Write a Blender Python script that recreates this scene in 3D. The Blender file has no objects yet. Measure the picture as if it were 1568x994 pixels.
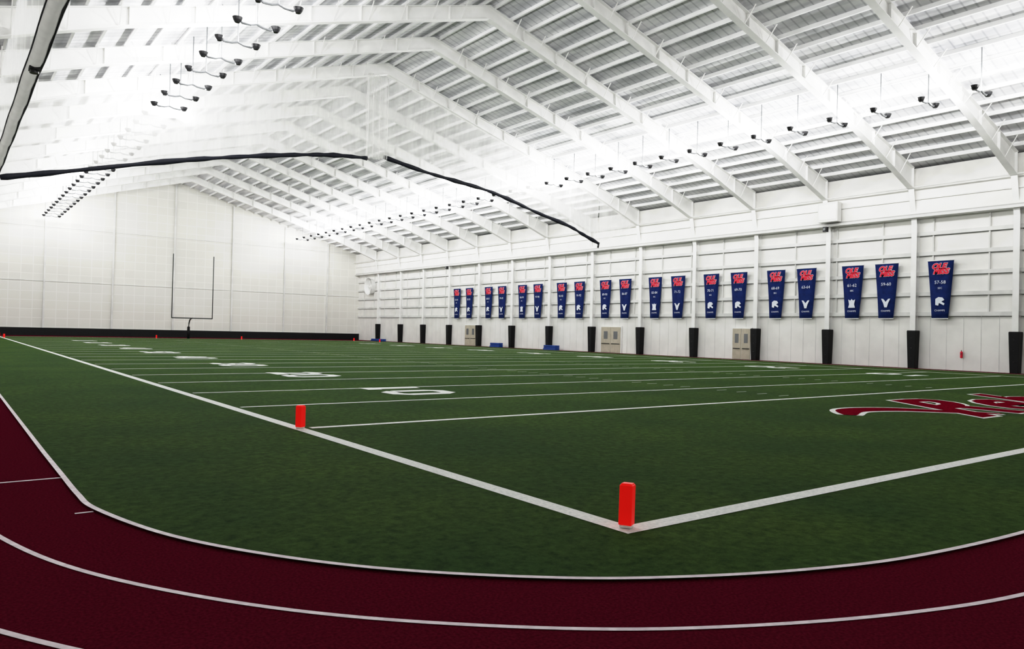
import bpy, math, random
from mathutils import Vector, Matrix
random.seed(3)
scene=bpy.context.scene
vsn=scene.view_settings
vsn.view_transform='Standard'
vsn.look='None'
# film-like highlight shoulder
vsn.use_curve_mapping=True
cm=vsn.curve_mapping
cm.white_level=(3.0,3.0,3.0)
cv=cm.curves[3]
shoulder=[(0.02,0.05),(0.19,0.58),(0.27,0.76),(0.37,0.86),(0.6,0.96)]
cv.points[0].location=(0,0); cv.points[-1].location=(1,1)
for a,c in shoulder: cv.points.new(a,c)
for p in cv.points: p.handle_type='VECTOR'
cm.update()

# ------------------------------------------------------------------ helpers
def lin(r,g,b):
    def f(c):
        c/=255.0
        return c/12.92 if c<=0.04045 else ((c+0.055)/1.055)**2.4
    return (f(r),f(g),f(b),1)

def mat(name,c1,c2=None,scale=3.0,rough=0.6,stretch=(1,1,1),bump=0.0,detail=4,metal=0.0,sheen=0.0,spec=0.3,lo=0.35,hi=0.65,emit=0.0):
    m=bpy.data.materials.new(name); m.use_nodes=True
    nt=m.node_tree; n=nt.nodes; l=nt.links
    p=n['Principled BSDF']
    p.inputs['Roughness'].default_value=rough
    p.inputs['Metallic'].default_value=metal
    p.inputs['Specular IOR Level'].default_value=spec
    if emit:
        p.inputs['Emission Color'].default_value=c1; p.inputs['Emission Strength'].default_value=emit
    if sheen: 
        p.inputs['Sheen Weight'].default_value=sheen
        p.inputs['Sheen Roughness'].default_value=0.5
    if c2 is None: c2=tuple(min(1,x*0.93) for x in c1[:3])+(1,)
    tc=n.new('ShaderNodeTexCoord'); mp=n.new('ShaderNodeMapping')
    mp.inputs['Scale'].default_value=stretch
    nz=n.new('ShaderNodeTexNoise'); nz.inputs['Scale'].default_value=scale; nz.inputs['Detail'].default_value=detail
    cr=n.new('ShaderNodeValToRGB')
    cr.color_ramp.elements[0].position=lo; cr.color_ramp.elements[0].color=c2
    cr.color_ramp.elements[1].position=hi; cr.color_ramp.elements[1].color=c1
    l.new(tc.outputs['Object'],mp.inputs['Vector']); l.new(mp.outputs[0],nz.inputs['Vector'])
    l.new(nz.outputs['Fac'],cr.inputs[0]); l.new(cr.outputs[0],p.inputs['Base Color'])
    if bump:
        b=n.new('ShaderNodeBump'); b.inputs['Strength'].default_value=bump; b.inputs['Distance'].default_value=0.02
        l.new(nz.outputs['Fac'],b.inputs['Height']); l.new(b.outputs[0],p.inputs['Normal'])
    return m

class MB:
    def __init__(s): s.v=[];s.f=[];s.m=[];s.mats=[]
    def mi(s,m):
        if m not in s.mats: s.mats.append(m)
        return s.mats.index(m)
    def add(s,vs,fs,m):
        o=len(s.v); s.v+= [tuple(v) for v in vs]; k=s.mi(m)
        for f in fs: s.f.append(tuple(o+i for i in f)); s.m.append(k)
    def box(s,x0,x1,y0,y1,z0,z1,m):
        s.add([(x0,y0,z0),(x1,y0,z0),(x1,y1,z0),(x0,y1,z0),(x0,y0,z1),(x1,y0,z1),(x1,y1,z1),(x0,y1,z1)],
              [(0,3,2,1),(4,5,6,7),(0,1,5,4),(1,2,6,5),(2,3,7,6),(3,0,4,7)],m)
    def bar(s,a,b,w,h,m,up=(0,0,1)):
        a=Vector(a);b=Vector(b);d=(b-a).normalized();u=Vector(up)
        r=d.cross(u).normalized(); u=r.cross(d)
        vs=[]
        for p in (a,b):
            for i,j in ((-1,-1),(1,-1),(1,1),(-1,1)): vs.append(p+r*(i*w/2)+u*(j*h/2))
        s.add(vs,[(0,1,2,3),(7,6,5,4),(0,4,5,1),(1,5,6,2),(2,6,7,3),(3,7,4,0)],m)
    def prismY(s,poly,y0,y1,m):
        n=len(poly)
        vs=[(x,y0,z) for x,z in poly]+[(x,y1,z) for x,z in poly]
        fs=[tuple(range(n)),tuple(range(2*n-1,n-1,-1))]
        for i in range(n):
            j=(i+1)%n; fs.append((i,i+n,j+n,j))
        s.add(vs,fs,m)
    def tube(s,pts,r,m,seg=8,caps=True):
        pts=[Vector(p) for p in pts]; rs=r if isinstance(r,(list,tuple)) else [r]*len(pts)
        vs=[];fs=[]
        for i,p in enumerate(pts):
            d=(pts[min(i+1,len(pts)-1)]-pts[max(i-1,0)]).normalized()
            ref=Vector((0,0,1)) if abs(d.z)<0.9 else Vector((1,0,0))
            a=d.cross(ref).normalized(); b=a.cross(d)
            for k in range(seg):
                t=2*math.pi*k/seg
                vs.append(p+(a*math.cos(t)+b*math.sin(t))*rs[i])
        for i in range(len(pts)-1):
            for k in range(seg):
                k2=(k+1)%seg
                fs.append((i*seg+k,i*seg+k2,(i+1)*seg+k2,(i+1)*seg+k))
        if caps:
            fs.append(tuple(range(seg-1,-1,-1))); fs.append(tuple((len(pts)-1)*seg+k for k in range(seg)))
        s.add(vs,fs,m)
    def obj(s,name,parent=None,smooth=False,bevel=0,loc=None):
        me=bpy.data.meshes.new(name); me.from_pydata(s.v,[],s.f)
        for m in s.mats: me.materials.append(m)
        for i,p in enumerate(me.polygons):
            p.material_index=s.m[i]; p.use_smooth=smooth
        me.update()
        o=bpy.data.objects.new(name,me); scene.collection.objects.link(o)
        if bevel:
            b=o.modifiers.new('b','BEVEL'); b.width=bevel; b.segments=2; b.limit_method='ANGLE'
        if parent: o.parent=parent
        if loc: o.location=loc
        return o

def empty(name,loc=(0,0,0)):
    e=bpy.data.objects.new(name,None); e.location=loc; scene.collection.objects.link(e); return e

def text_mesh(txt,size,offset=0.0,shear=0.0,space=1.0):
    c=bpy.data.curves.new('t','FONT'); c.body=txt; c.size=size; c.offset=offset; c.shear=shear
    c.align_x='CENTER'; c.align_y='CENTER'; c.resolution_u=3; c.space_character=space
    o=bpy.data.objects.new('t',c); scene.collection.objects.link(o)
    dg=bpy.context.evaluated_depsgraph_get(); dg.update()
    me=bpy.data.meshes.new_from_object(o.evaluated_get(dg))
    bpy.data.objects.remove(o)
    vs=[v.co.copy() for v in me.vertices]; fs=[tuple(p.vertices) for p in me.polygons]
    bpy.data.meshes.remove(me)
    return vs,fs

def catmull(P,n=8,closed=False):
    out=[]
    N=len(P)
    for i in range(N-1):
        p0=Vector(P[max(i-1,0)]);p1=Vector(P[i]);p2=Vector(P[i+1]);p3=Vector(P[min(i+2,N-1)])
        for k in range(n):
            t=k/n
            out.append(0.5*((2*p1)+(p2-p0)*t+(2*p0-5*p1+4*p2-p3)*t*t+(3*p1-p0-3*p2+p3)*t**3))
    out.append(Vector(P[-1]))
    return out

# ------------------------------------------------------------------ dimensions
XL,XR=-3.5,62.3          # side walls
Y0,Y1=-7.0,129.5         # end walls
RX,RZ,SL=29.9,25.2,0.286 # ridge
def roofz(x): return RZ-SL*abs(x-RX)
SX0,SX1=6.03,54.8        # side lines
EY0=5.75; GY0=EY0+9.144; GY1=GY0+91.44; EY1=GY1+9.144
FY=[-1.5,6.1,13.7,21.1,28.3,35.6,42.9,50.3,57.8,65.6,73.5,81.4,89.3,97.3,105.1,112.6,120.8]
NETY=57.8

# ------------------------------------------------------------------ materials
M_white=mat('painted_white_steel',lin(243,243,241),lin(232,232,230),scale=0.8,rough=0.45)
M_purlin=mat('white_purlin',lin(248,248,248),lin(238,238,238),scale=0.8,rough=0.5)
M_wall=mat('white_wall_panel',lin(236,235,231),lin(226,225,221),scale=0.6,rough=0.55)
M_girt=mat('wall_girt_steel',lin(222,222,219),lin(205,205,203),scale=0.8,rough=0.5)
M_shade=mat('painted_wall_shade',lin(168,168,166),rough=0.7)  # flat grey for strips that paint in shade on wall and trim
M_black=mat('black_vinyl',lin(12,12,14),lin(7,7,9),rough=0.6,spec=0.2)
M_rope=mat('navy_black_rope_cover',lin(16,20,34),lin(8,10,20),rough=0.7,scale=8)
M_line=mat('white_turf_paint',lin(253,253,250),lin(228,232,228),scale=26,rough=0.9,bump=0.1,spec=0.1)
M_tline=mat('white_track_paint',lin(248,236,242),lin(225,210,218),scale=10,rough=0.7)
M_red=mat('pylon_red_glow',(1.0,0.010,0.006,1),(0.98,0.008,0.005,1),rough=0.5,spec=0.2,emit=0.35)  # emission added to brighten the pylons; they are no light source
M_maroonpaint=mat('endzone_red_paint',lin(128,14,34),lin(98,10,26),scale=12,rough=0.9,spec=0.0)
M_navy=mat('banner_navy',lin(22,40,96),lin(16,30,82),scale=2,rough=0.8,spec=0.1)
M_bred=mat('banner_red',lin(222,34,62),rough=0.7)
M_bwhite=mat('banner_white',lin(222,228,240),rough=0.7)
M_door=mat('beige_door',lin(186,178,160),lin(174,166,148),rough=0.5)
M_dark=mat('dark_metal',lin(30,30,32),rough=0.4)
M_grey=mat('grey_metal',lin(110,112,114),rough=0.4,metal=0.3)
M_post=mat('goal_post_grey',lin(66,70,68),rough=0.4)
M_blue=mat('blue_vinyl_mat',lin(14,62,140),rough=0.5)

def turf():
    m=bpy.data.materials.new('artificial_turf'); m.use_nodes=True
    nt=m.node_tree;n=nt.nodes;l=nt.links;p=n['Principled BSDF']
    p.inputs['Roughness'].default_value=0.95; p.inputs['Specular IOR Level'].default_value=0.03
    p.inputs['Sheen Weight'].default_value=0.13; p.inputs['Sheen Roughness'].default_value=0.4
    p.inputs['Sheen Tint'].default_value=lin(160,190,100)
    tc=n.new('ShaderNodeTexCoord')
    a=n.new('ShaderNodeTexNoise'); a.inputs['Scale'].default_value=0.3; a.inputs['Detail'].default_value=5
    b=n.new('ShaderNodeTexNoise'); b.inputs['Scale'].default_value=7; b.inputs['Detail'].default_value=10; b.inputs['Roughness'].default_value=0.85
    for t in (a,b): l.new(tc.outputs['Object'],t.inputs['Vector'])
    ra=n.new('ShaderNodeValToRGB'); ra.color_ramp.elements[0].position=0.35; ra.color_ramp.elements[1].position=0.68
    ra.color_ramp.elements[0].color=lin(38,68,32); ra.color_ramp.elements[1].color=lin(56,82,34)
    rb=n.new('ShaderNodeValToRGB'); rb.color_ramp.elements[0].position=0.39; rb.color_ramp.elements[1].position=0.62
    rb.color_ramp.elements[0].color=(0.22,0.34,0.38,1); rb.color_ramp.elements[1].color=(1.6,1.42,1.25,1)
    l.new(a.outputs['Fac'],ra.inputs[0]); l.new(b.outputs['Fac'],rb.inputs[0])
    mx=n.new('ShaderNodeMix'); mx.data_type='RGBA'; mx.blend_type='MULTIPLY'; mx.inputs[0].default_value=1
    l.new(ra.outputs[0],mx.inputs[6]); l.new(rb.outputs[0],mx.inputs[7]); l.new(mx.outputs[2],p.inputs['Base Color'])
    bp=n.new('ShaderNodeBump'); bp.inputs['Strength'].default_value=0.6; bp.inputs['Distance'].default_value=0.03
    l.new(b.outputs['Fac'],bp.inputs['Height']); l.new(bp.outputs[0],p.inputs['Normal'])
    return m
M_turf=turf()
M_track=mat('maroon_rubber_track',lin(96,20,36),lin(72,13,26),scale=40,rough=0.95,bump=0.4,detail=8,spec=0.0)

def roofmat():
    m=bpy.data.materials.new('roof_liner'); m.use_nodes=True
    nt=m.node_tree;n=nt.nodes;l=nt.links;p=n['Principled BSDF']
    p.inputs['Roughness'].default_value=0.55
    tc=n.new('ShaderNodeTexCoord'); mp=n.new('ShaderNodeMapping'); mp.inputs['Scale'].default_value=(0.9,0.12,1)
    nz=n.new('ShaderNodeTexNoise'); nz.inputs['Scale'].default_value=1.5; nz.inputs['Detail'].default_value=5
    cr=n.new('ShaderNodeValToRGB'); cr.color_ramp.elements[0].position=0.36; cr.color_ramp.elements[1].position=0.62
    cr.color_ramp.elements[0].color=lin(190,191,196); cr.color_ramp.elements[1].color=lin(240,240,242)
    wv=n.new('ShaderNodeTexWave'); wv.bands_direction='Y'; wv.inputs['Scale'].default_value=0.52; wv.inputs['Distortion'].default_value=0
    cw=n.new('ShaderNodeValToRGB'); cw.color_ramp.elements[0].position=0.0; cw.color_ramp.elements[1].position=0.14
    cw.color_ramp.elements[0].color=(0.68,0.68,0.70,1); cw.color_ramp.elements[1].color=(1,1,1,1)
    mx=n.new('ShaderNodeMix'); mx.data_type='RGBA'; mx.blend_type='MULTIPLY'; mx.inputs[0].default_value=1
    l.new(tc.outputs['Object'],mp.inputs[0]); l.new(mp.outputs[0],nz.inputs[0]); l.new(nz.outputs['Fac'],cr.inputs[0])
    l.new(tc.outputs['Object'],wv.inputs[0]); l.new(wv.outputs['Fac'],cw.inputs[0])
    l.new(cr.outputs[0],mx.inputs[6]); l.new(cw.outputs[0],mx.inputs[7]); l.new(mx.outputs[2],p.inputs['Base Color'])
    return m
M_roof=roofmat()

def netmat(name,alpha,var=0.12):
    m=bpy.data.materials.new(name); m.use_nodes=True
    nt=m.node_tree;n=nt.nodes;l=nt.links
    for x in list(n): n.remove(x)
    out=n.new('ShaderNodeOutputMaterial'); tr=n.new('ShaderNodeBsdfTransparent')
    df=n.new('ShaderNodeBsdfDiffuse'); df.inputs['Color'].default_value=lin(232,232,230)
    tl=n.new('ShaderNodeBsdfTranslucent'); tl.inputs['Color'].default_value=lin(232,232,230)
    ms=n.new('ShaderNodeMixShader'); ms.inputs[0].default_value=0.5
    l.new(df.outputs[0],ms.inputs[1]); l.new(tl.outputs[0],ms.inputs[2])
    tc=n.new('ShaderNodeTexCoord'); mp=n.new('ShaderNodeMapping')
    mp.inputs['Scale'].default_value=(1,1,0.15)
    nz=n.new('ShaderNodeTexNoise'); nz.inputs['Scale'].default_value=1.1; nz.inputs['Detail'].default_value=4
    mr=n.new('ShaderNodeMapRange'); mr.inputs[1].default_value=0.3; mr.inputs[2].default_value=0.7
    mr.inputs[3].default_value=alpha-var; mr.inputs[4].default_value=alpha+var
    l.new(tc.outputs['Object'],mp.inputs[0]); l.new(mp.outputs[0],nz.inputs[0]); l.new(nz.outputs['Fac'],mr.inputs[0])
    mm=n.new('ShaderNodeMixShader'); l.new(mr.outputs[0],mm.inputs[0]); l.new(tr.outputs[0],mm.inputs[1]); l.new(ms.outputs[0],mm.inputs[2])
    l.new(mm.outputs[0],out.inputs[0])
    return m
M_net=netmat('white_divider_netting',0.45)
M_net2=netmat('gathered_netting',0.4)
M_cloth=netmat('net_fabric_roll',0.9,0.08)

def farwallmat():
    m=bpy.data.materials.new('far_wall_panels'); m.use_nodes=True
    nt=m.node_tree;n=nt.nodes;l=nt.links;p=n['Principled BSDF']; p.inputs['Roughness'].default_value=0.6
    tc=n.new('ShaderNodeTexCoord'); mp=n.new('ShaderNodeMapping'); mp.inputs['Rotation'].default_value=(math.radians(-90),0,0)
    br=n.new('ShaderNodeTexBrick'); br.offset=0; br.inputs['Scale'].default_value=1
    br.inputs['Brick Width'].default_value=1.5; br.inputs['Row Height'].default_value=1.3; br.inputs['Mortar Size'].default_value=0.05
    br.inputs['Color1'].default_value=lin(220,219,212); br.inputs['Color2'].default_value=lin(215,214,207); br.inputs['Mortar'].default_value=lin(229,228,223)
    l.new(tc.outputs['Object'],mp.inputs[0]); l.new(mp.outputs[0],br.inputs[0]); l.new(br.outputs[0],p.inputs['Base Color'])
    return m
M_far=farwallmat()

# ------------------------------------------------------------------ shell
b=MB(); b.box(XL-0.3,XR+0.3,Y0-0.3,Y1+0.3,-0.3,0,M_track); b.obj('floor')

def gable(ya,yb,m):
    b=MB(); b.prismY([(XL,0),(XR,0),(XR,roofz(XR)),(RX,RZ),(XL,roofz(XL))],ya,yb,m); return b
b=gable(Y1,Y1+0.3,M_far)
for x in (RX-0.2,RX-9,RX+9,RX-18,RX+18,RX+26,RX-26):
    b.box(x-0.12,x+0.12,Y1-0.25,Y1,1.1,roofz(x)-0.4,M_girt)
for z in (8.0,16.0):
    b.box(XL,XR,Y1-0.1,Y1,z,z+0.1,M_girt)
b.obj('wall_far')
b=gable(Y0-0.3,Y0,M_wall); b.obj('wall_back')
b=MB(); b.box(XL,XR-0.02,Y1-0.45,Y1-0.26,0,1.15,M_black); b.obj('baseboard_far')

b=MB(); b.box(XR,XR+0.3,Y0,Y1,0,roofz(XR),M_wall)
for i in range(int((Y1-Y0)/1.22)):
    y=Y0+i*1.22
    b.box(XR-0.015,XR,y,y+0.03,0,4.3,M_girt)
for z,h in ((4.3,0.2),(5.9,0.18),(7.5,0.18),(9.1,0.18),(10.7,0.18)):
    b.box(XR-0.2,XR,Y0,Y1,z,z+h,M_girt)
    b.box(XR-0.2,XR-0.17,Y0,Y1,z-0.12,z,M_girt)
    b.box(XR-0.012,XR,Y0,Y1,z-0.2,z,M_shade)  # grey strip painting the shade under each girt
for y in range(-5,128,4):
    b.box(XR-0.14,XR,y-0.05,y+0.05,4.3,12.2,M_girt)
b.obj('wall_right')
b=MB()
b.box(XR-0.75,XR-0.6,Y0,Y1,12.2,roofz(XR-0.7)-0.2,M_wall)
b.box(XR-0.95,XR,Y0,Y1,12.0,12.2,M_girt)
b.box(XR-0.85,XR-0.75,Y0,Y1,13.4,13.5,M_girt)
b.box(XR-0.78,XR-0.75,Y0,Y1,12.2,12.32,M_shade)  # painted shade line where the panel meets the ledge
b.obj('trim_1')
b=MB(); b.box(XL-0.3,XL,Y0,Y1,0,roofz(XL),M_wall)
for z in (4.3,5.9,7.5,9.1,10.7,12.2): b.box(XL,XL+0.2,Y0,Y1,z,z+0.14,M_white)
b.obj('wall_left')

# roof
b=MB()
b.prismY([(RX,RZ),(XR+0.3,roofz(XR+0.3)),(XR+0.3,roofz(XR+0.3)+0.3),(RX,RZ+0.3)],Y0-0.3,Y1+0.3,M_roof)
b.prismY([(XL-0.3,roofz(XL-0.3)),(RX,RZ),(RX,RZ+0.3),(XL-0.3,roofz(XL-0.3)+0.3)],Y0-0.3,Y1+0.3,M_roof)
b.obj('ceiling')
b=MB()
xs=[RX+0.5+1.5*i for i in range(21)]+[RX-0.5-1.5*i for i in range(22)]
for x in xs:
    z=roofz(x)
    b.box(x-0.03,x+0.03,Y0,Y1,z-0.27,z,M_purlin)
    b.box(x-0.11,x+0.03,Y0,Y1,z-0.29,z-0.26,M_purlin)
b.obj('roof_purlins')

# frames
def depth(x):
    t=abs(x-RX)/(XR-RX)
    return 0.95+0.1*t+ (0.75*max(0,(t-0.72)/0.28))
for y in FY:
    b=MB()
    for sgn,xw in ((1,XR),(-1,XL)):
        N=10; top=[];bot=[]
        xi=xw-sgn*1.15
        for i in range(N+1):
            x=RX+(xi-RX)*i/N
            top.append((x,roofz(x)-0.29)); bot.append((x,roofz(x)-0.29-depth(x)))
        for i in range(N):
            (xa,za),(xb,zb)=top[i],top[i+1]; (_,ya_),(_,yb_)=bot[i],bot[i+1]
            b.prismY([(xa,ya_),(xb,yb_),(xb,zb),(xa,za)] if sgn>0 else [(xb,yb_),(xa,ya_),(xa,za),(xb,zb)],y-0.02,y+0.02,M_white)
            b.bar((xa,y,ya_),(xb,y,yb_),0.48,0.05,M_white)
            b.bar((xa,y,za-0.03),(xb,y,zb-0.03),0.48,0.04,M_white)
            b.bar((xb,y,yb_),(xb,y,zb),0.40,0.03,M_white,up=(1,0,0))
        for i in range(1,14):
            x=RX+(xi-RX)*i/14; zb=roofz(x)-0.29-depth(x)
            for s2 in (-1,1):
                b.bar((x,y+s2*0.15,zb+0.05),(x,y+s2*0.95,roofz(x)-0.25),0.05,0.05,M_white,up=(1,0,0))
        xc0=xw-sgn*0.5; xc1=xw-sgn*1.15; zt=roofz(xc1)-0.29-depth(xc1)
        zT=roofz(xw)-0.3
        pl=[(xc0,0),(xw,0),(xw,zT),(xc1,roofz(xc1)-0.29),(xc1,zt),(xc0,11.5)]
        b.prismY(pl if sgn>0 else pl[::-1],y-0.03,y+0.03,M_white)
        b.bar((xc0,y,0.01),(xc0,y,11.5),0.05,0.42,M_white,up=(0,1,0))
        b.bar((xc0,y,11.5),(xc1,y,zt),0.05,0.42,M_white,up=(0,1,0))
        b.bar((xw-sgn*0.03,y,0.01),(xw-sgn*0.03,y,zT),0.05,0.42,M_white,up=(0,1,0))
    b.obj('steel_roof_frame')
    b=MB()
    vs=[]
    for z,w,d in ((0.02,0.27,0.66),(2.95,0.35,0.74),(3.02,0.33,0.70)):
        vs+=[(XR-d,y-w,z),(XR-0.02,y-w,z),(XR-0.02,y+w,z),(XR-d,y+w,z)]
    fs=[(3,2,1,0),(8,9,10,11)]
    for k in (0,4):
        for i in range(4):
            j=(i+1)%4; fs.append((k+i,k+j,k+4+j,k+4+i))
    b.add(vs,fs,M_black)
    for z in (0.8,1.6,2.4): b.box(XR-0.74,XR-0.6,y-0.05,y+0.05,z,z+0.04,M_dark)
    b.obj('column_pad',bevel=0.03)

# ------------------------------------------------------------------ field
corner=[(1.37,14),(1.38,12),(1.39,10.4),(1.45,9.5),(1.83,8.05),(2.40,6.89),(3.18,5.83),(4.24,4.87),(5.21,4.27),(6.40,3.76),(7.70,3.42),(9.85,3.18),(13,3.08),(18,3.05)]
cc=[Vector((p[0],p[1])) for p in catmull([Vector((a,c,0)) for a,c in corner],8)]
CX=30.4; CY=(EY0+EY1)/2
full=list(cc)
full+= [Vector((2*CX-p.x,p.y)) for p in reversed(cc)]
full+= [Vector((2*CX-p.x,2*CY-p.y)) for p in cc]
full+= [Vector((p.x,2*CY-p.y)) for p in reversed(cc)]
ff=[]
for p in full:
    if not ff or (p-ff[-1]).length>1e-4: ff.append(p)
full=ff
area=sum(full[i].x*full[(i+1)%len(full)].y-full[(i+1)%len(full)].x*full[i].y for i in range(len(full)))
ORI=1 if area>0 else -1
def offset(P,d):
    out=[]
    n=len(P)
    for i in range(n):
        t=(P[(i+1)%n]-P[i-1]).normalized(); nr=Vector((t.y,-t.x))
        out.append(P[i]+nr*(d*ORI))
    return out
b=MB()
n=len(full)
b.add([(p.x,p.y,0.022) for p in full]+[(p.x,p.y,0.0) for p in full],[tuple(range(n))]+[(i,i+n,(i+1)%n+n,(i+1)%n) for i in range(n)],M_turf)
b.obj('artificial_turf_field')
b=MB()
def ringline(d,w,z,m):
    A=offset(full,d-w/2);B=offset(full,d+w/2);k=len(A)
    fs=[]
    for i in range(k):
        j=(i+1)%k
        if max(B[i].x,B[j].x)>61.3 or min(B[i].x,B[j].x)<XL+0.5: continue
        fs.append((i,i+k,j+k,j))
    used=sorted({q for f in fs for q in f}); mp={q:i for i,q in enumerate(used)}
    allv=[(p.x,p.y,z) for p in A]+[(p.x,p.y,z) for p in B]
    b.add([allv[q] for q in used],[tuple(mp[q] for q in f) for f in fs],m)
ringline(0.02,0.065,0.026,M_tline)
for k in (1,2,3): ringline(1.07*k,0.055,0.006,M_tline)
b.box(-0.9,1.36,11.68,11.73,0.003,0.007,M_tline)
b.box(1.22,1.40,9.42,9.46,0.003,0.007,M_tline)
b.obj('track_lane_lines')

b=MB(); zf=0.028
def q(x0,x1,y0,y1,m=M_line,z=zf): b.add([(x0,y0,z),(x1,y0,z),(x1,y1,z),(x0,y1,z)],[(0,1,2,3)],m)
W=0.25
q(SX0-W,SX0,EY0-W,EY1+W); q(SX1,SX1+W,EY0-W,EY1+W); q(SX0,SX1,EY0-W,EY0); q(SX0,SX1,EY1,EY1+W)
for k in range(21):
    y=GY0+4.572*k; w=0.2 if k in (0,20) else 0.15
    q(SX0+0.12,SX1-0.12,y-w/2,y+w/2)
for k in range(1,100):
    if k%5==0: continue
    y=GY0+0.9144*k
    for x in (SX0+18.29,SX1-18.29-0.61): q(x,x+0.61,y-0.025,y+0.025)
nums=[10,20,30,40,50,40,30,20,10]
def stroke(b,pts,w,T,z):
    P=[Vector((x,y,0)) for x,y in pts]; L=[];R_=[]
    for i,p in enumerate(P):
        t=(P[min(i+1,len(P)-1)]-P[max(i-1,0)]).normalized(); nr=Vector((-t.y,t.x,0))
        L.append(T@(p+nr*w/2+Vector((0,0,z)))); R_.append(T@(p-nr*w/2+Vector((0,0,z))))
    k=len(P); b.add(L+R_,[(i+k,i+k+1,i+1,i) for i in range(k-1)],M_line)
def digit(ch):
    oct_=[(-0.45,-0.6),(-0.25,-0.9),(0.25,-0.9),(0.45,-0.6),(0.45,0.6),(0.25,0.9),(-0.25,0.9),(-0.45,0.6),(-0.45,-0.6)]
    return {'0':[oct_],
     '1':[[(0,-0.95),(0,0.95)],[(-0.3,-0.8),(0.3,-0.8)],[(-0.25,0.75),(0,0.8)]],
     '2':[[(-0.45,0.6),(-0.25,0.85),(0.25,0.85),(0.45,0.6),(0.45,0.2),(-0.45,-0.75)],[(-0.55,-0.8),(0.6,-0.8)]],
     '3':[[(-0.45,0.6),(-0.25,0.85),(0.25,0.85),(0.45,0.6),(0.45,0.25),(0.1,0.02),(0.45,-0.25),(0.45,-0.6),(0.25,-0.85),(-0.25,-0.85),(-0.45,-0.6)]],
     '4':[[(0.25,-0.95),(0.25,0.95)],[(0.2,0.9),(-0.5,-0.3)],[(-0.6,-0.3),(0.6,-0.3)]],
     '5':[[(0.5,0.8),(-0.45,0.8)],[(-0.4,0.85),(-0.4,0.1)],[(-0.45,0.15),(0.2,0.2),(0.45,-0.05),(0.45,-0.6),(0.25,-0.85),(-0.25,-0.85),(-0.45,-0.6)]]}[ch]
for i,nv in enumerate(nums):
    y=GY0+9.144*(i+1)
    for side in (0,1):
        ang=-math.pi/2 if side==0 else math.pi/2
        T0=Matrix.Translation((SX0+6.75 if side==0 else SX1-6.75,y-1.25,zf))@Matrix.Rotation(ang,4,'Z')
        zz=0.001
        for dx,ch in ((-0.95,str(nv)[0]),(0.95,'0')):
            T=T0@Matrix.Translation((dx,0,0))
            for st in digit(ch):
                stroke(b,[(px*1.35,py*1.05) for px,py in st],0.52,T,zz); zz+=0.0004
b.obj('field_line_markings')

b=MB()
for off,m,z in ((0.34,M_line,0.030),(0.19,M_maroonpaint,0.034)):
    vs,fs=text_mesh('Rebels',6.6,offset=off,shear=0.75,space=1.06)
    vs=[Vector((v.x*0.9,v.y*0.86,0)) for v in vs]
    M=Matrix.Translation((31.6,10.6,z))
    b.add([M@v for v in vs],fs,m)
    o=0.0 if m is M_line else 0.16
    P=catmull([Vector((20.2,10.9,0)),Vector((21.6,11.6,0)),Vector((23.2,11.2,0)),Vector((24.4,9.9,0)),Vector((25.2,8.9,0))],6)
    wd=[0.1+0.55*math.sin(math.pi*min(1,(i+1)/len(P)*0.8+0.1)) for i in range(len(P))]
    L=[];Rr=[]
    for i,p in enumerate(P):
        t=(P[min(i+1,len(P)-1)]-P[max(i-1,0)]).normalized(); nr=Vector((-t.y,t.x,0)); w=max(0.02,wd[i]-o)
        L.append((p.x+nr.x*w,p.y+nr.y*w,z-0.001)); Rr.append((p.x-nr.x*w,p.y-nr.y*w,z-0.001))
    k=len(P); b.add(L+Rr,[(i+k,i+k+1,i+1,i) for i in range(k-1)],m)
b.obj('end_zone_lettering')

def pylon(x,y,rot=0,lean=0):
    b=MB(); r=0.072
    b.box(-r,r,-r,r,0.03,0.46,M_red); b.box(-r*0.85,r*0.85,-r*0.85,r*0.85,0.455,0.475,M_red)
    b.box(-r*0.9,r*0.9,-r*0.9,r*0.9,0.0,0.035,M_line)
    o=b.obj('end_zone_pylon',bevel=0.02,loc=(x,y,0.03)); o.rotation_euler=(0,lean,rot)
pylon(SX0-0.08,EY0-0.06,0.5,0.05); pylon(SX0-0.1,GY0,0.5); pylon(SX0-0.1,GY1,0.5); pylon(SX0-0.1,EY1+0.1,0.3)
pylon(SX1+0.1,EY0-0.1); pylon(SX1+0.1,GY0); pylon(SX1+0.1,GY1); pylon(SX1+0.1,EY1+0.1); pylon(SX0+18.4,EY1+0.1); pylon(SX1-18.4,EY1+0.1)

# goal post
b=MB(); gx=29.25; gy=EY1+0.3
b.tube([(gx,gy+1.9,0.023),(gx,gy+1.9,1.7),(gx,gy+1.75,2.3),(gx,gy+1.3,2.8),(gx,gy+0.6,3.0),(gx,gy,3.05)],0.1,M_post)
b.tube([(gx,gy+1.9,0.023),(gx,gy+1.9,1.8)],0.2,M_black,seg=12)
b.tube([(gx-2.82,gy,3.05),(gx+2.82,gy,3.05)],0.08,M_post)
for s in (-1,1): b.tube([(gx+s*2.82,gy,3.0),(gx+s*2.82,gy,12.3)],0.07,M_post)
b.obj('football_goal_post',smooth=True)

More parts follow.
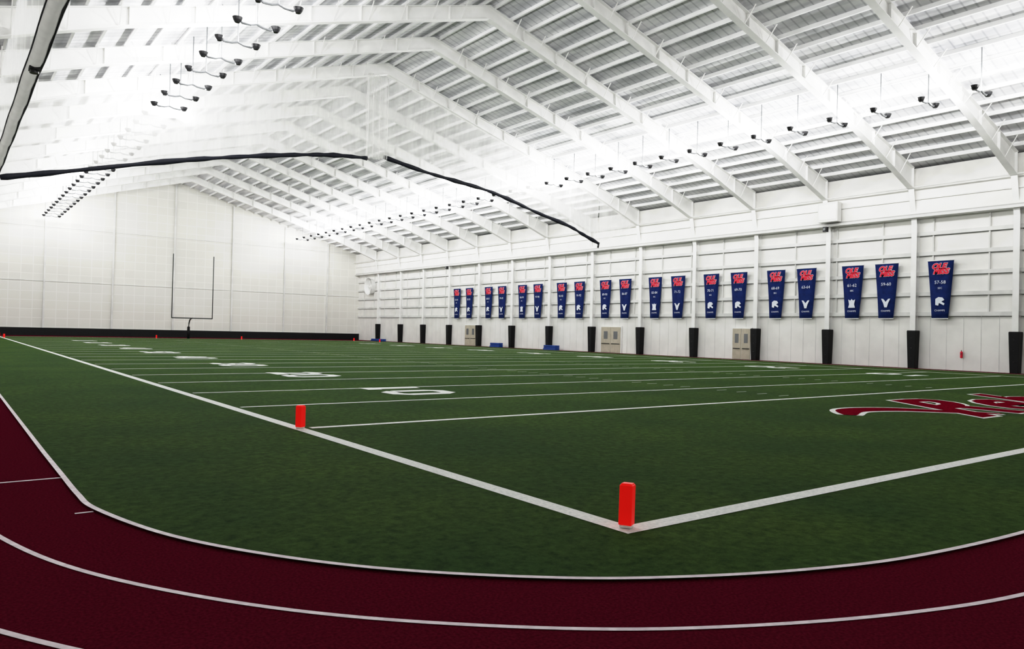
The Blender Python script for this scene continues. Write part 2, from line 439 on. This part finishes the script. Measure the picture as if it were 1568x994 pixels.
# ------------------------------------------------------------------ lights
LIGHTZ=17.1
P_LAMP=1000
def lampdata():
    L=bpy.data.lights.new('lamp','POINT'); L.energy=P_LAMP; L.shadow_soft_size=0.12; L.color=(1,0.998,0.99)
    L.use_nodes=True; nt=L.node_tree; n=nt.nodes; l=nt.links
    em=n['Emission']
    tc=n.new('ShaderNodeTexCoord'); sp=n.new('ShaderNodeSeparateXYZ'); l.new(tc.outputs['Normal'],sp.inputs[0])
    mu=n.new('ShaderNodeMath'); mu.operation='MULTIPLY'; l.new(sp.outputs[2],mu.inputs[0]); l.new(sp.outputs[2],mu.inputs[1])
    ma=n.new('ShaderNodeMath'); ma.operation='MULTIPLY_ADD'; l.new(mu.outputs[0],ma.inputs[0]); ma.inputs[1].default_value=-0.9; ma.inputs[2].default_value=1.0
    l.new(ma.outputs[0],em.inputs['Strength'])   # bat-wing reflector distribution
    return L
LD=lampdata()
def lightrow(xc,name,ys):
    b=MB(); locs=[]
    y=ys
    while y<125:
        zt=roofz(xc)
        b.tube([(xc,y,LIGHTZ),(xc,y,zt-0.02)],0.035,M_grey,seg=6)
        b.tube([(xc-0.95,y,LIGHTZ+0.05),(xc-0.7,y,LIGHTZ-0.12),(xc-0.3,y,LIGHTZ-0.1),(xc,y,LIGHTZ),(xc+0.3,y,LIGHTZ-0.1),(xc+0.7,y,LIGHTZ-0.12),(xc+0.95,y,LIGHTZ+0.05)],0.055,M_grey,seg=6)
        for s in (-1,1):
            xx=xc+s*0.95
            b.tube([(xx,y,LIGHTZ-0.16),(xx,y,LIGHTZ-0.04),(xx,y,LIGHTZ+0.1)],[0.12,0.2,0.25],M_dark,seg=12)
        locs.append(y); y+=3.0
    o=b.obj(name)
    for i,y in enumerate(locs):
        s=1 if i%2 else -1
        lo=bpy.data.objects.new('lamp_bulb',LD); lo.location=(xc+s*0.95,y,LIGHTZ+0.26); lo.parent=o
        scene.collection.objects.link(lo)
lightrow(12.1,'pendant_light_row',13.4)
lightrow(48.7,'pendant_light_row',12.6)

# ------------------------------------------------------------------ divider net
ropeL=catmull([Vector((x,NETY,z)) for x,z in [(2.75,11.2),(6.3,12.1),(12.35,13.7),(16.4,14.65),(20.3,15.45),(23.5,16.03),(26,16.35),(28.2,16.5)]],6)
ropeR=catmull([Vector((x,NETY,z)) for x,z in [(29.8,16.85),(33.8,16.2),(37,15.85),(40.6,15.45),(43.6,14.85),(46.6,14.1),(50.9,13.2),(53,12.5),(55.3,11.75)]],6)
netp=empty('raised_divider_net',(0,0,0))
b=MB()
for R in (ropeL,ropeR):
    rr=[0.17+0.03*math.sin(i*1.7)+0.03*math.sin(i*0.6) for i in range(len(R))]
    b.tube(R,rr,M_rope,seg=8)
b.tube([(55.3,NETY,11.75),(55.2,NETY,11.3)],0.1,M_dark)
b.obj('weighted_hem',netp,smooth=True)
b=MB()
for R in (ropeL,ropeR):
    vs=[];fs=[]
    for i,p in enumerate(R):
        wv=0.12*math.sin(i*1.3)
        vs.append((p.x,NETY+wv*0.3,p.z)); vs.append((p.x,NETY+0.3+wv,(p.z+roofz(p.x)-1.25)/2)); vs.append((p.x,NETY,roofz(p.x)-1.27))
    for i in range(len(R)-1):
        for k in (0,1): fs.append((i*3+k,(i+1)*3+k,(i+1)*3+k+1,i*3+k+1))
    b.add(vs,fs,M_net)
b.add([(55.3,NETY,11.75),(60.9,NETY,14.3),(55.3,NETY,roofz(55.3)-1.4)],[(0,1,2)],M_net)
b.obj('netting',netp)
b=MB()
for xa in (28.4,29.0,29.6):
    b.tube([(xa,NETY,16.6),(xa+0.05,NETY,18),(xa-0.03,NETY,20),(xa,NETY,22.2),(xa,NETY,23.7)],[0.33,0.3,0.36,0.3,0.26],M_net2,seg=10,caps=False)
b.tube([(28.1,NETY-0.3,16.6),(28.1,NETY-0.3,23.5)],0.03,M_white); b.tube([(29.9,NETY-0.3,16.6),(29.9,NETY-0.3,23.5)],0.03,M_white)
b.obj('gathered_net_bundle',netp,smooth=True)

sp=empty('raised_sideline_net',(0,0,0))
b=MB(); pts=[]
for i in range(60):
    y=-5+i*(NETY-0.4+5)/59
    pts.append((2.42,y,11.35+0.05*math.sin(i*0.9)))
b.tube(pts,[0.22+0.02*math.sin(i*2.1) for i in range(60)],M_cloth,seg=12)
b.obj('net_roll',sp,smooth=True)
b=MB()
b.tube([(p[0]+0.23,p[1],p[2]-0.08) for p in pts],0.05,M_rope,seg=6)
b.tube([(p[0]-0.24,p[1],p[2]-0.02) for p in pts],0.025,M_rope,seg=6)
for y in (31.7,):
    b.box(2.25,2.6,y-0.2,y+0.2,11.05,11.16,M_dark); b.tube([(2.42,y,11.1),(2.42,y,10.95)],0.15,M_dark)
b.obj('rope_and_clamps',sp)
b=MB()
b.add([(2.3,-5,11.5),(2.3,NETY-0.4,11.5),(2.3,NETY-0.4,roofz(2.3)-1.3),(2.3,-5,roofz(2.3)-1.3)],[(0,1,2,3)],M_net)
b.obj('netting',sp)

# ------------------------------------------------------------------ banners
BY=[26.3,30.5,33.4,37.7,40.8,44.9,48.2,52.5,55.7,60.2,63.4,67.9,71.2,75.9,79.2,83.8,87,91.9,95.2]
years=['57-58','59-60','61-62','63-64','68-69','69-70','70-71','71-72','83-84','86-87','89-90','91-92','92-93','97-98','98-99','99-00','00-01','02-03','03-04']
helm=[(-0.32,-0.25),(-0.1,-0.3),(-0.05,-0.1),(0.3,-0.28),(0.36,-0.15),(0.12,0.0),(0.34,0.12),(0.2,0.3),(-0.1,0.34),(-0.32,0.2)]
star=[(-0.38,0.3),(-0.2,0.28),(0,0.05),(0.2,0.28),(0.38,0.3),(0.2,-0.05),(0.1,-0.38),(-0.1,-0.38),(-0.2,-0.05)]
cup=[(-0.3,-0.38),(0.3,-0.38),(0.22,-0.1),(0.3,0.3),(0.12,0.2),(0,0.34),(-0.12,0.2),(-0.3,0.3),(-0.22,-0.1)]
for i,y in enumerate(BY):
    e=empty('championship_banner',(XR-0.42,y,4.0))
    b=MB()
    H=4.5; N=8; vs=[];fs=[]
    for k in range(N+1):
        t=k/N; w=0.60+0.36*t; zz=H*t; bow=0.05*math.sin(t*math.pi)
        for j in range(5): vs.append((bow+0.02*math.sin(j*1.9),w*(1-j/2),zz))
    for k in range(N):
        for j in range(4):
            a=k*5+j; fs.append((a,a+1,a+6,a+5))
    b.add(vs,fs,M_navy)
    o=b.obj('cloth',e,smooth=True); so=o.modifiers.new('s','SOLIDIFY'); so.thickness=0.02
    b=MB(); b.tube([(0.0,-1.0,H+0.02),(0.0,1.0,H+0.02)],0.04,M_white); b.tube([(0,-0.62,-0.02),(0,0.62,-0.02)],0.03,M_white); b.obj('hanging_bars',e)
    b=MB()
    R=Matrix(((0,0,-1,0),(-1,0,0,0),(0,1,0,0),(0,0,0,1)))
    def put(vs,fs,z,m,off,yo=0):
        M=Matrix.Translation((-off,yo,z))@R
        b.add([M@v for v in vs],fs,m)
    for off,mm,d in ((0.05,M_bwhite,0.05),(0.032,M_bred,0.065)):
        vs,fs=text_mesh('OLE',0.58,offset=off,shear=0.3); put(vs,fs,4.05,mm,d,0.12)
        vs,fs=text_mesh('MISS',0.58,offset=off,shear=0.3); put(vs,fs,3.65,mm,d,-0.03)
    vs,fs=text_mesh(years[i],0.36,offset=0.0); put(vs,fs,2.8,M_bwhite,0.06)
    if i%2==0:
        vs,fs=text_mesh('SEC',0.2,offset=0.0); put(vs,fs,2.35,M_bwhite,0.06)
    ic=(helm,star,cup)[(i*i+i//2)%3]
    put([Vector((a*1.0,c*1.05,0)) for a,c in ic],[tuple(range(len(ic)))],1.3,M_bwhite,0.06)
    vs,fs=text_mesh('CHAMPS',0.2,offset=0.0); put(vs,fs,0.6,M_bwhite,0.05)
    b.obj('lettering',e)

# ------------------------------------------------------------------ doors & wall items
def door(idx,ya,yb,h=2.9):
    b=MB(); x=XR
    b.box(x-0.12,x-0.02,ya-0.12,yb+0.12,0,h+0.12,M_white)
    n=2; w=(yb-ya)/n
    for k in range(n):
        b.box(x-0.17,x-0.10,ya+k*w+0.03,ya+(k+1)*w-0.03,0.03,h,M_door)
        b.box(x-0.185,x-0.16,ya+k*w+w*0.3,ya+(k+1)*w-w*0.3,1.6,h-0.5,M_grey)
        b.box(x-0.24,x-0.16,ya+k*w+0.15,ya+(k+1)*w-0.15,1.02,1.1,M_dark)
    b.obj('door_%d'%idx,bevel=0.01)
door(1,43.6,45.7,3.0); door(2,61.0,64.2,3.0); door(3,90.3,93.2,3.0)
def mats(x,y,l,w,nl):
    b=MB()
    for k in range(nl): b.box(x-w/2+0.05*(k%2),x+w/2,y-l/2,y+l/2-0.06*k,0.008+0.2*k,0.2+0.2*k,M_blue)
    b.obj('folded_blue_mat',bevel=0.04)
mats(60.9,71.8,2.4,0.7,3); mats(60.9,83.5,2.2,0.7,3); mats(60.9,118.5,4.5,0.7,2)
b=MB(); b.tube([(XR-0.15,24.8,0.95),(XR-0.15,24.8,1.0),(XR-0.15,24.8,1.4),(XR-0.15,24.8,1.48)],[0.05,0.09,0.09,0.03],M_bred,seg=12)
b.tube([(XR-0.15,24.8,1.48),(XR-0.15,24.8,1.56)],0.03,M_dark); b.bar((XR-0.15,24.8,1.5),(XR-0.3,24.8,1.2),0.03,0.03,M_dark)
b.box(XR-0.06,XR-0.02,24.72,24.88,1.0,1.5,M_white)
b.obj('fire_extinguisher')
b=MB(); fy=123.8; fz=9.8
b.tube([(XR-0.05,fy,fz),(XR-1.0,fy,fz)],[1.3,1.55],M_white,seg=28,caps=False)
b.tube([(XR-0.2,fy,fz),(XR-0.22,fy,fz)],[1.3,1.3],M_girt,seg=28)
for k in range(6):
    t=k*math.pi/3; b.bar((XR-0.4,fy,fz),(XR-0.4,fy+1.2*math.cos(t),fz+1.2*math.sin(t)),0.25,0.04,M_white,up=(1,0,0.3))
b.tube([(XR-0.6,fy,fz),(XR-0.3,fy,fz)],0.25,M_white,seg=12)
b.obj('wall_exhaust_fan')
b=MB(); b.box(XR-1.6,XR-0.97,34.2,36.0,12.3,14.0,M_girt); b.box(XR-1.62,XR-1.6,34.3,35.9,12.5,13.8,M_wall); b.obj('net_winch_housing',bevel=0.03)
for y in (35.5,97.0):
    b=MB(); b.box(XR-1.35,XR-1.0,y-0.18,y+0.18,11.5,11.95,M_dark); b.box(XR-1.0,XR-0.05,y-0.05,y+0.05,11.8,11.9,M_white)
    b.tube([(XR-1.36,y,11.72),(XR-1.42,y,11.72)],0.13,M_grey); b.obj('wall_loudspeaker',bevel=0.02)
b=MB(); b.tube([(XR-1.3,Y0+0.1,14.35),(XR-1.3,Y1-0.1,14.35)],0.06,M_girt); 
b.obj('sprinkler_pipe')

# ------------------------------------------------------------------ world & camera
w=bpy.data.worlds.new('World'); scene.world=w; w.use_nodes=True
w.node_tree.nodes['Background'].inputs[0].default_value=(0.8,0.85,0.9,1); w.node_tree.nodes['Background'].inputs[1].default_value=0.5

cam=bpy.data.cameras.new('Camera'); co=bpy.data.objects.new('Camera',cam); scene.collection.objects.link(co)
f=1148.0; V1=Vector((-874,-9,f)).normalized(); V2=Vector((1507,48,f)).normalized()
D=V1.cross(V2).normalized(); D=-D if D.y<0 else D
V2=D.cross(V1).normalized()
if V2.z<0: V2=-V2
right=Vector((V2.x,V1.x,-D.x)); down=Vector((V2.y,V1.y,-D.y)); fwd=Vector((V2.z,V1.z,-D.z))
M=Matrix((( right.x,-down.x,-fwd.x,0),(right.y,-down.y,-fwd.y,0),(right.z,-down.z,-fwd.z,2.11),(0,0,0,1)))
co.matrix_world=M
cam.sensor_fit='HORIZONTAL'; cam.sensor_width=36; cam.lens=f/1568*36; cam.clip_end=500; cam.clip_start=0.05
scene.camera=co
